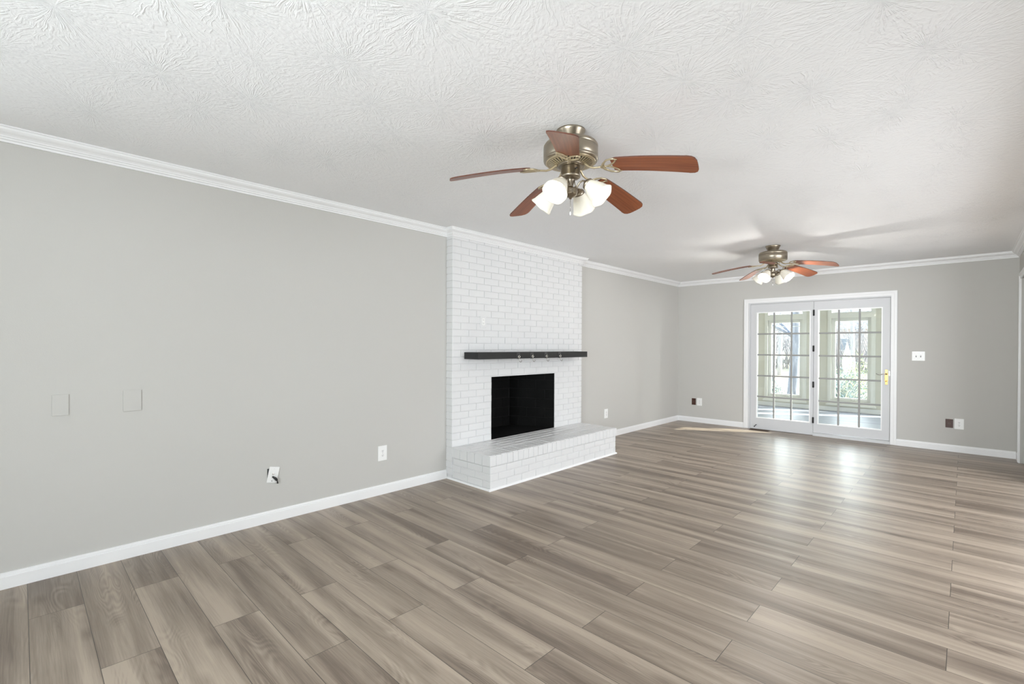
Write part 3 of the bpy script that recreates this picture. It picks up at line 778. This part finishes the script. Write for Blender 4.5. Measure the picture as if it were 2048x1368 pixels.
for fx, fy, rz, pw in ((2.163, 2.018, 0, .1), (2.112, 5.864, -24, 14)):     # bulbs: the farther fan burns brighter; the light leaving by the mouths of the shades
    for k in range(4):
        T = Matrix.Translation((fx, fy, H)) @ Matrix.Rotation(D2R(rz - 79 + 90 * k), 4, 'Z') @ Matrix.Translation((.090, 0, -.289)) @ Matrix.Rotation(D2R(-46), 4, 'Y') @ Matrix.Rotation(PI, 4, 'X')
        l = light('bulb_light', 'POINT', T @ Vector((0, 0, .116)), pw, color=(1, .96, .90)); l.data.shadow_soft_size = .018

# ------------------------------------------------------------------ sunroom beyond the doors
SY0, SY1, SX0, SX1, SH = BY + .13, 11.6, -1.0, 4.6, 2.9
b = MB(); b.box(SX0 - .1, SX1 + .1, BY + .06, SY1 + .12, -.12, 0, M['sunfloor']); struct(b.obj('floor'), 'grey board floor of the sunroom with sky reflection coloured in, seen through the doors', 'floor')
b = MB(); b.box(SX0 - .1, SX1 + .1, SY0, SY1 + .12, SH, SH + .1, M['sunwall']); struct(b.obj('ceiling'), 'pale sunroom ceiling beyond the doors', 'ceiling')
WINS = [(.500, 1.175), (1.695, 2.350), (2.88, 3.55), (-.69, -.02)]
WZ0, WZ1, TZ = .215, 1.90, 2.02
holes = []
for x0, x1 in WINS: holes += [(x0, x1, WZ0, WZ1), (x0, x1, TZ, TZ + .36)]
b = MB()
for u0, u1, v0, v1 in rects_minus(SX0, SX1, 0, SH, holes): b.box(u0, u1, SY1, SY1 + .12, v0, v1, M['sunwall'])
for x0, x1 in WINS:      # spandrels that round the transoms
    xc, a_, h_ = (x0 + x1) / 2, (x1 - x0) / 2, .36
    for s_ in (-1, 1):
        pts = [(xc + s_ * a_ * math.cos(t), TZ + h_ * math.sin(t)) for t in [PI / 2 * k / 10 for k in range(11)]]
        poly = pts + [(xc + s_ * a_, TZ + h_)]
        if s_ < 0: poly = poly[::-1]
        b.prism([(p[0], p[1]) for p in poly], -.12, 0, M['sunwall'], T=Matrix.Translation((0, SY1, 0)) @ Matrix.Rotation(PI / 2, 4, 'X'))
struct(b.obj('wall_sunroom_back'), 'cream sunroom wall with arched windows seen through the doors', 'wall')
SW = [(9.72, 10.2)]
wall('wall_sunroom_right', 'x', SX1, SX1 + .1, SY0, SY1 + .12, 0, SH, [(a, c, .3, 2.6) for a, c in SW], M['sunwall'], 'cream sunroom side wall with tall windows')
wall('wall_sunroom_left', 'x', SX0 - .1, SX0, SY0, SY1 + .12, 0, SH, [], M['sunwall'], 'cream sunroom wall at the far left beyond the doors')
for a0, a1 in ((SX0, 0 - .12), (LX + .12, SX1)):
    wall('wall_sunroom_front', 'y', SY0 - .1, SY0, a0, a1, 0, SH, [], M['sunwall'], 'outer cream wall beside the living room end, %s side' % ('left' if a0 < 0 else 'right'))
b = MB(); b.box(-.12, LX + .12, SY0 - .1, SY0, H + .12, SH, M['sunwall']); struct(b.obj('wall_sunroom_gable'), 'cream wall strip over the doors on the sunroom side', 'wall')
base('baseboard_sunroom', 'y', SY1, -1, SX0, SX1, 'cream baseboard under the arched sunroom windows')
WN = ['left arched sunroom window with a tree trunk behind it', 'right arched sunroom window with an evergreen bush behind it', 'third arched sunroom window hidden right of the door', 'arched sunroom window hidden left of the door']
for i, (x0, x1) in enumerate(WINS):
    r = struct(empty('window_%d' % (4 + i), (x0, SY1, WZ0)), WN[i], 'window'); w = x1 - x0; h = WZ1 - WZ0
    b = MB()
    for (k, d) in ((.07, .016), (.045, .026)):
        for u0, u1, v0, v1 in rects_minus(-k, w + k, -k, TZ - WZ0 + .0, [(0, w, 0, h)]): b.box(u0, u1, -d, 0, v0, v1, M['sill'])
    # arched casing
    a_, h_ = w / 2, .36
    for k in range(16):
        t0, t1 = PI * k / 16, PI * (k + 1) / 16
        P_ = [((a_ + q) * math.cos(t) + a_, (h_ + q) * math.sin(t) + TZ - WZ0) for t, q in ((t0, 0), (t0, .07), (t1, .07), (t1, 0))]
        b.prism(P_, 0, .022, M['sill'], T=Matrix.Rotation(PI / 2, 4, 'X'))
    b.box(-.09, w + .09, -.05, 0, -.1, -.07, M['sill'])
    b.obj('window_casing', r)
    b = MB()
    for u0, u1, v0, v1 in rects_minus(0, w, 0, h, [(.062, w - .062, .060, h - .062)]): b.box(u0, u1, .02, .065, v0, v1, M['sill'])
    b.box(.062, w - .062, .03, .05, h - .062 - .085, h - .062 - .075, M['sill'])
    b.obj('window_sash', r, bevel=.003)
    b = MB(); b.box(.055, w - .055, .040, .043, .055, h - .055, M['glass'])
    n_ = 14
    b.prism([(a_ + a_ * math.cos(PI * k / n_), h_ * math.sin(PI * k / n_)) for k in range(n_ + 1)], -.043, -.040, M['glass'], T=Matrix.Translation((0, 0, TZ - WZ0)) @ Matrix.Rotation(PI / 2, 4, 'X'))
    b.obj('glass_pane', r)
    b = MB(); b.tube([(w * .5, .016, .03), (w * .5, -.005, .028), (w * .5 + .05, -.012, .022), (w * .5 + .10, -.012, .028)], .006, M['nickel'], 8); b.obj('crank_handle', r)
for i, (a, c) in enumerate(SW): plain_window('window_%d' % (8 + i), 'x', SX1 + .03, a, c, .3, 2.6, 'narrow tall window in the sunroom side wall', M['sill'])

# ------------------------------------------------------------------ outdoors
GZ = -.75
b = MB(); nx = 24
vs = []; fs = []
random.seed(9)
for j in range(nx + 1):
    for i in range(nx + 1):
        x = -40 + 80 * i / nx; y = 11.75 + 70 * (j / nx) ** 1.5
        vs.append((x, y, GZ + (random.uniform(-.08, .08) if j > 1 else 0) + max(0, (y - 20)) * .02))
for j in range(nx):
    for i in range(nx): q = j * (nx + 1) + i; fs.append((q, q + 1, q + nx + 2, q + nx + 1))
b.add(vs, fs, M['ground'], True); struct(b.obj('ground'), 'pale leaf strewn ground outside the sunroom', 'ground')
def branchy(mb, p, d, L, r, depth, m, spread=.6, seg=6, up=.15):
    pts = [Vector(p)]; rs = [r]; d = Vector(d).normalized(); n_ = 5
    for i in range(n_):
        d = (d + Vector((random.uniform(-.14, .14), random.uniform(-.14, .14), random.uniform(-.05, .10)))).normalized()
        pts.append(pts[-1] + d * L / n_); rs.append(r * (1 - .5 * (i + 1) / n_))
    mb.tube(pts, rs, m, seg)
    if depth <= 0: return
    for k in range(3 if depth > 1 else 4):
        i = random.choice((2, 3, 4, 5)); nd = (d + Vector((random.uniform(-1, 1), random.uniform(-1, 1), random.uniform(-.2, .8) + up)) * spread).normalized()
        branchy(mb, pts[i], nd, L * random.uniform(.5, .72), rs[i] * .62, depth - 1, m, spread, max(4, seg - 1), up)
def tree(name, loc, hgt, r, m, label, depth=3, lean=(0, 0), group=None, seed=1):
    random.seed(seed); root = empty(name, loc)
    tag(root, label, 'tree', group)
    b = MB(); pts = []; rs = []
    for i in range(9):
        t = i / 8; pts.append((lean[0] * t * hgt + .05 * math.sin(t * 7 + seed), lean[1] * t * hgt + .04 * math.cos(t * 5), hgt * t - .1)); rs.append(r * (1.15 - .75 * t))
    b.tube(pts, rs, m, 10); b.obj('trunk', root)
    b = MB()
    for k in range(9 if depth > 2 else 7):
        i = random.choice((3, 4, 5, 6, 7, 8)); a = random.uniform(0, 2 * PI)
        branchy(b, pts[i], (math.cos(a), math.sin(a), .6), hgt * .32, rs[i] * .5, depth - 1, m)
    b.obj('branches', root); return root
tree('bare_tree', (-.30, 17.2, GZ), 6.5, .15, M['bark'], 'leafless grey tree standing behind the left sunroom window', 4, (.02, 0), seed=5)
WT = [(-8.6, 33), (-6.6, 27), (-4.9, 34), (-3.2, 26), (-1.0, 33), (1.2, 27), (3.6, 33)]
for i, (x, y) in enumerate(WT):
    tree('woodland_tree', (x, y, GZ + (y - 20) * .02), (8, 7, 9, 7.5, 8.5, 7, 8)[i], (.10, .07, .12, .08, .11, .07, .09)[i], M['farbark'], 'thin bare tree, colour paled as if overexposed, in the woods beyond the sunroom windows', 2, (0, 0), 'bare trees in the far woods', seed=40 + i)
random.seed(77); b = MB()
for i in range(520):
    x = random.uniform(-13, 5); y = random.uniform(39, 45); p = Vector((x, y, GZ + (y - 20) * .02))
    hh = random.uniform(3, 7); d = Vector((random.uniform(-.5, .5), random.uniform(-.3, .3), 1)).normalized()
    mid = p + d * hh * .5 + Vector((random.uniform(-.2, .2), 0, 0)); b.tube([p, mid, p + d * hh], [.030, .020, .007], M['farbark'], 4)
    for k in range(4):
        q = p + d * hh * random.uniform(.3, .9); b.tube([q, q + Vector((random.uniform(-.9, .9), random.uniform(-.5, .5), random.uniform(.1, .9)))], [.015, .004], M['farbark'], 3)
tag(b.obj('brushwood'), 'dense tangle of bare brush, colour paled as if overexposed, filling the far woods', 'brushwood', kind='stuff')
def bush(loc, w, hgt, label, seed, mleaf, n1=70):
    random.seed(seed); root = tag(empty('evergreen_shrub', loc), label, 'shrub')
    b = MB(); f = MB()
    for k in range(n1):
        a = random.uniform(0, 2 * PI); rr = w * random.uniform(.1, 1); z = hgt * random.uniform(.15, 1) * (1 - .35 * (rr / w))
        p1 = Vector((rr * math.cos(a), rr * math.sin(a), z)); p0 = Vector((p1.x * .15, p1.y * .15, z * .3))
        mid = (p0 + p1) / 2 + Vector((0, 0, .12)); b.tube([p0, mid, p1], [.014, .009, .004], M['twig'], 4)
        for q in range(26):
            t = random.uniform(.25, 1.08); c = p0.lerp(p1, t) + Vector([random.gauss(0, .10) for _ in range(3)])
            d = Vector([random.uniform(-1, 1) for _ in range(3)]).normalized() * random.uniform(.03, .075); s_ = d.orthogonal().normalized() * .014
            f.add([c - d, c + s_, c + d, c - s_], [(0, 1, 2, 3)], mleaf)
    b.obj('branches', root); f.obj('foliage', root); return root
bush((1.25, 15.6, GZ), .85, 1.75, 'blue green evergreen bush filling the right sunroom window', 3, M['needle'], 90)
bush((1.15, 18.4, GZ), 1.1, 2.1, 'yellow green bush rising behind the blue green bush', 8, M['leaf2'], 70)
bush((-1.6, 19.5, GZ), .7, 1.1, 'low scruffy green bush behind the left sunroom window', 13, M['needle'], 40)
# folded garden umbrella
r = tag(empty('garden_umbrella', (.42, 22, GZ)), 'white closed garden umbrella standing outside, seen in the right door', 'umbrella')
b = MB(); b.lathe([(0, 2.28), (.03, 2.15), (.09, 1.88), (.15, 1.6), (.15, 1.35), (.10, 1.05), (.05, 1.0)], M['canvas'], 12, cap=False); b.obj('canopy', r)
b = MB(); b.tube([(0, 0, 0), (0, 0, 1.5)], .03, M['canvas'], 8); b.lathe([(.25, 0), (.25, .06), (.05, .1)], M['canvas'], 16); b.obj('pole', r)
# neighbouring house
r = tag(empty('neighbour_house', (-2.6, 52, -.2)), 'distant pale pinkish house with grey blue roof behind the woods', 'house')
b = MB(); b.box(-5, 4, 0, 7, 0, 3.3, M['farwall']); b.obj('house_wall', r)
b = MB(); b.add([(-5.4, -.4, 3.2), (4.4, -.4, 3.2), (4.4, 7.4, 3.2), (-5.4, 7.4, 3.2), (-4.9, 3.5, 5.6), (3.9, 3.5, 5.6)], [(0, 1, 5, 4), (2, 3, 4, 5), (1, 2, 5), (3, 0, 4), (0, 3, 2, 1)], M['farroof']); b.obj('roof', r)
for x in (-3.8, -2.0):
    b = MB(); b.box(x, x + 1, -.04, 0, 1.2, 2.4, M['bead']); b.box(x + .08, x + .92, -.06, -.04, 1.28, 2.32, mat('far_pane', (.3, .35, .42), .1)); b.obj('house_window', r)
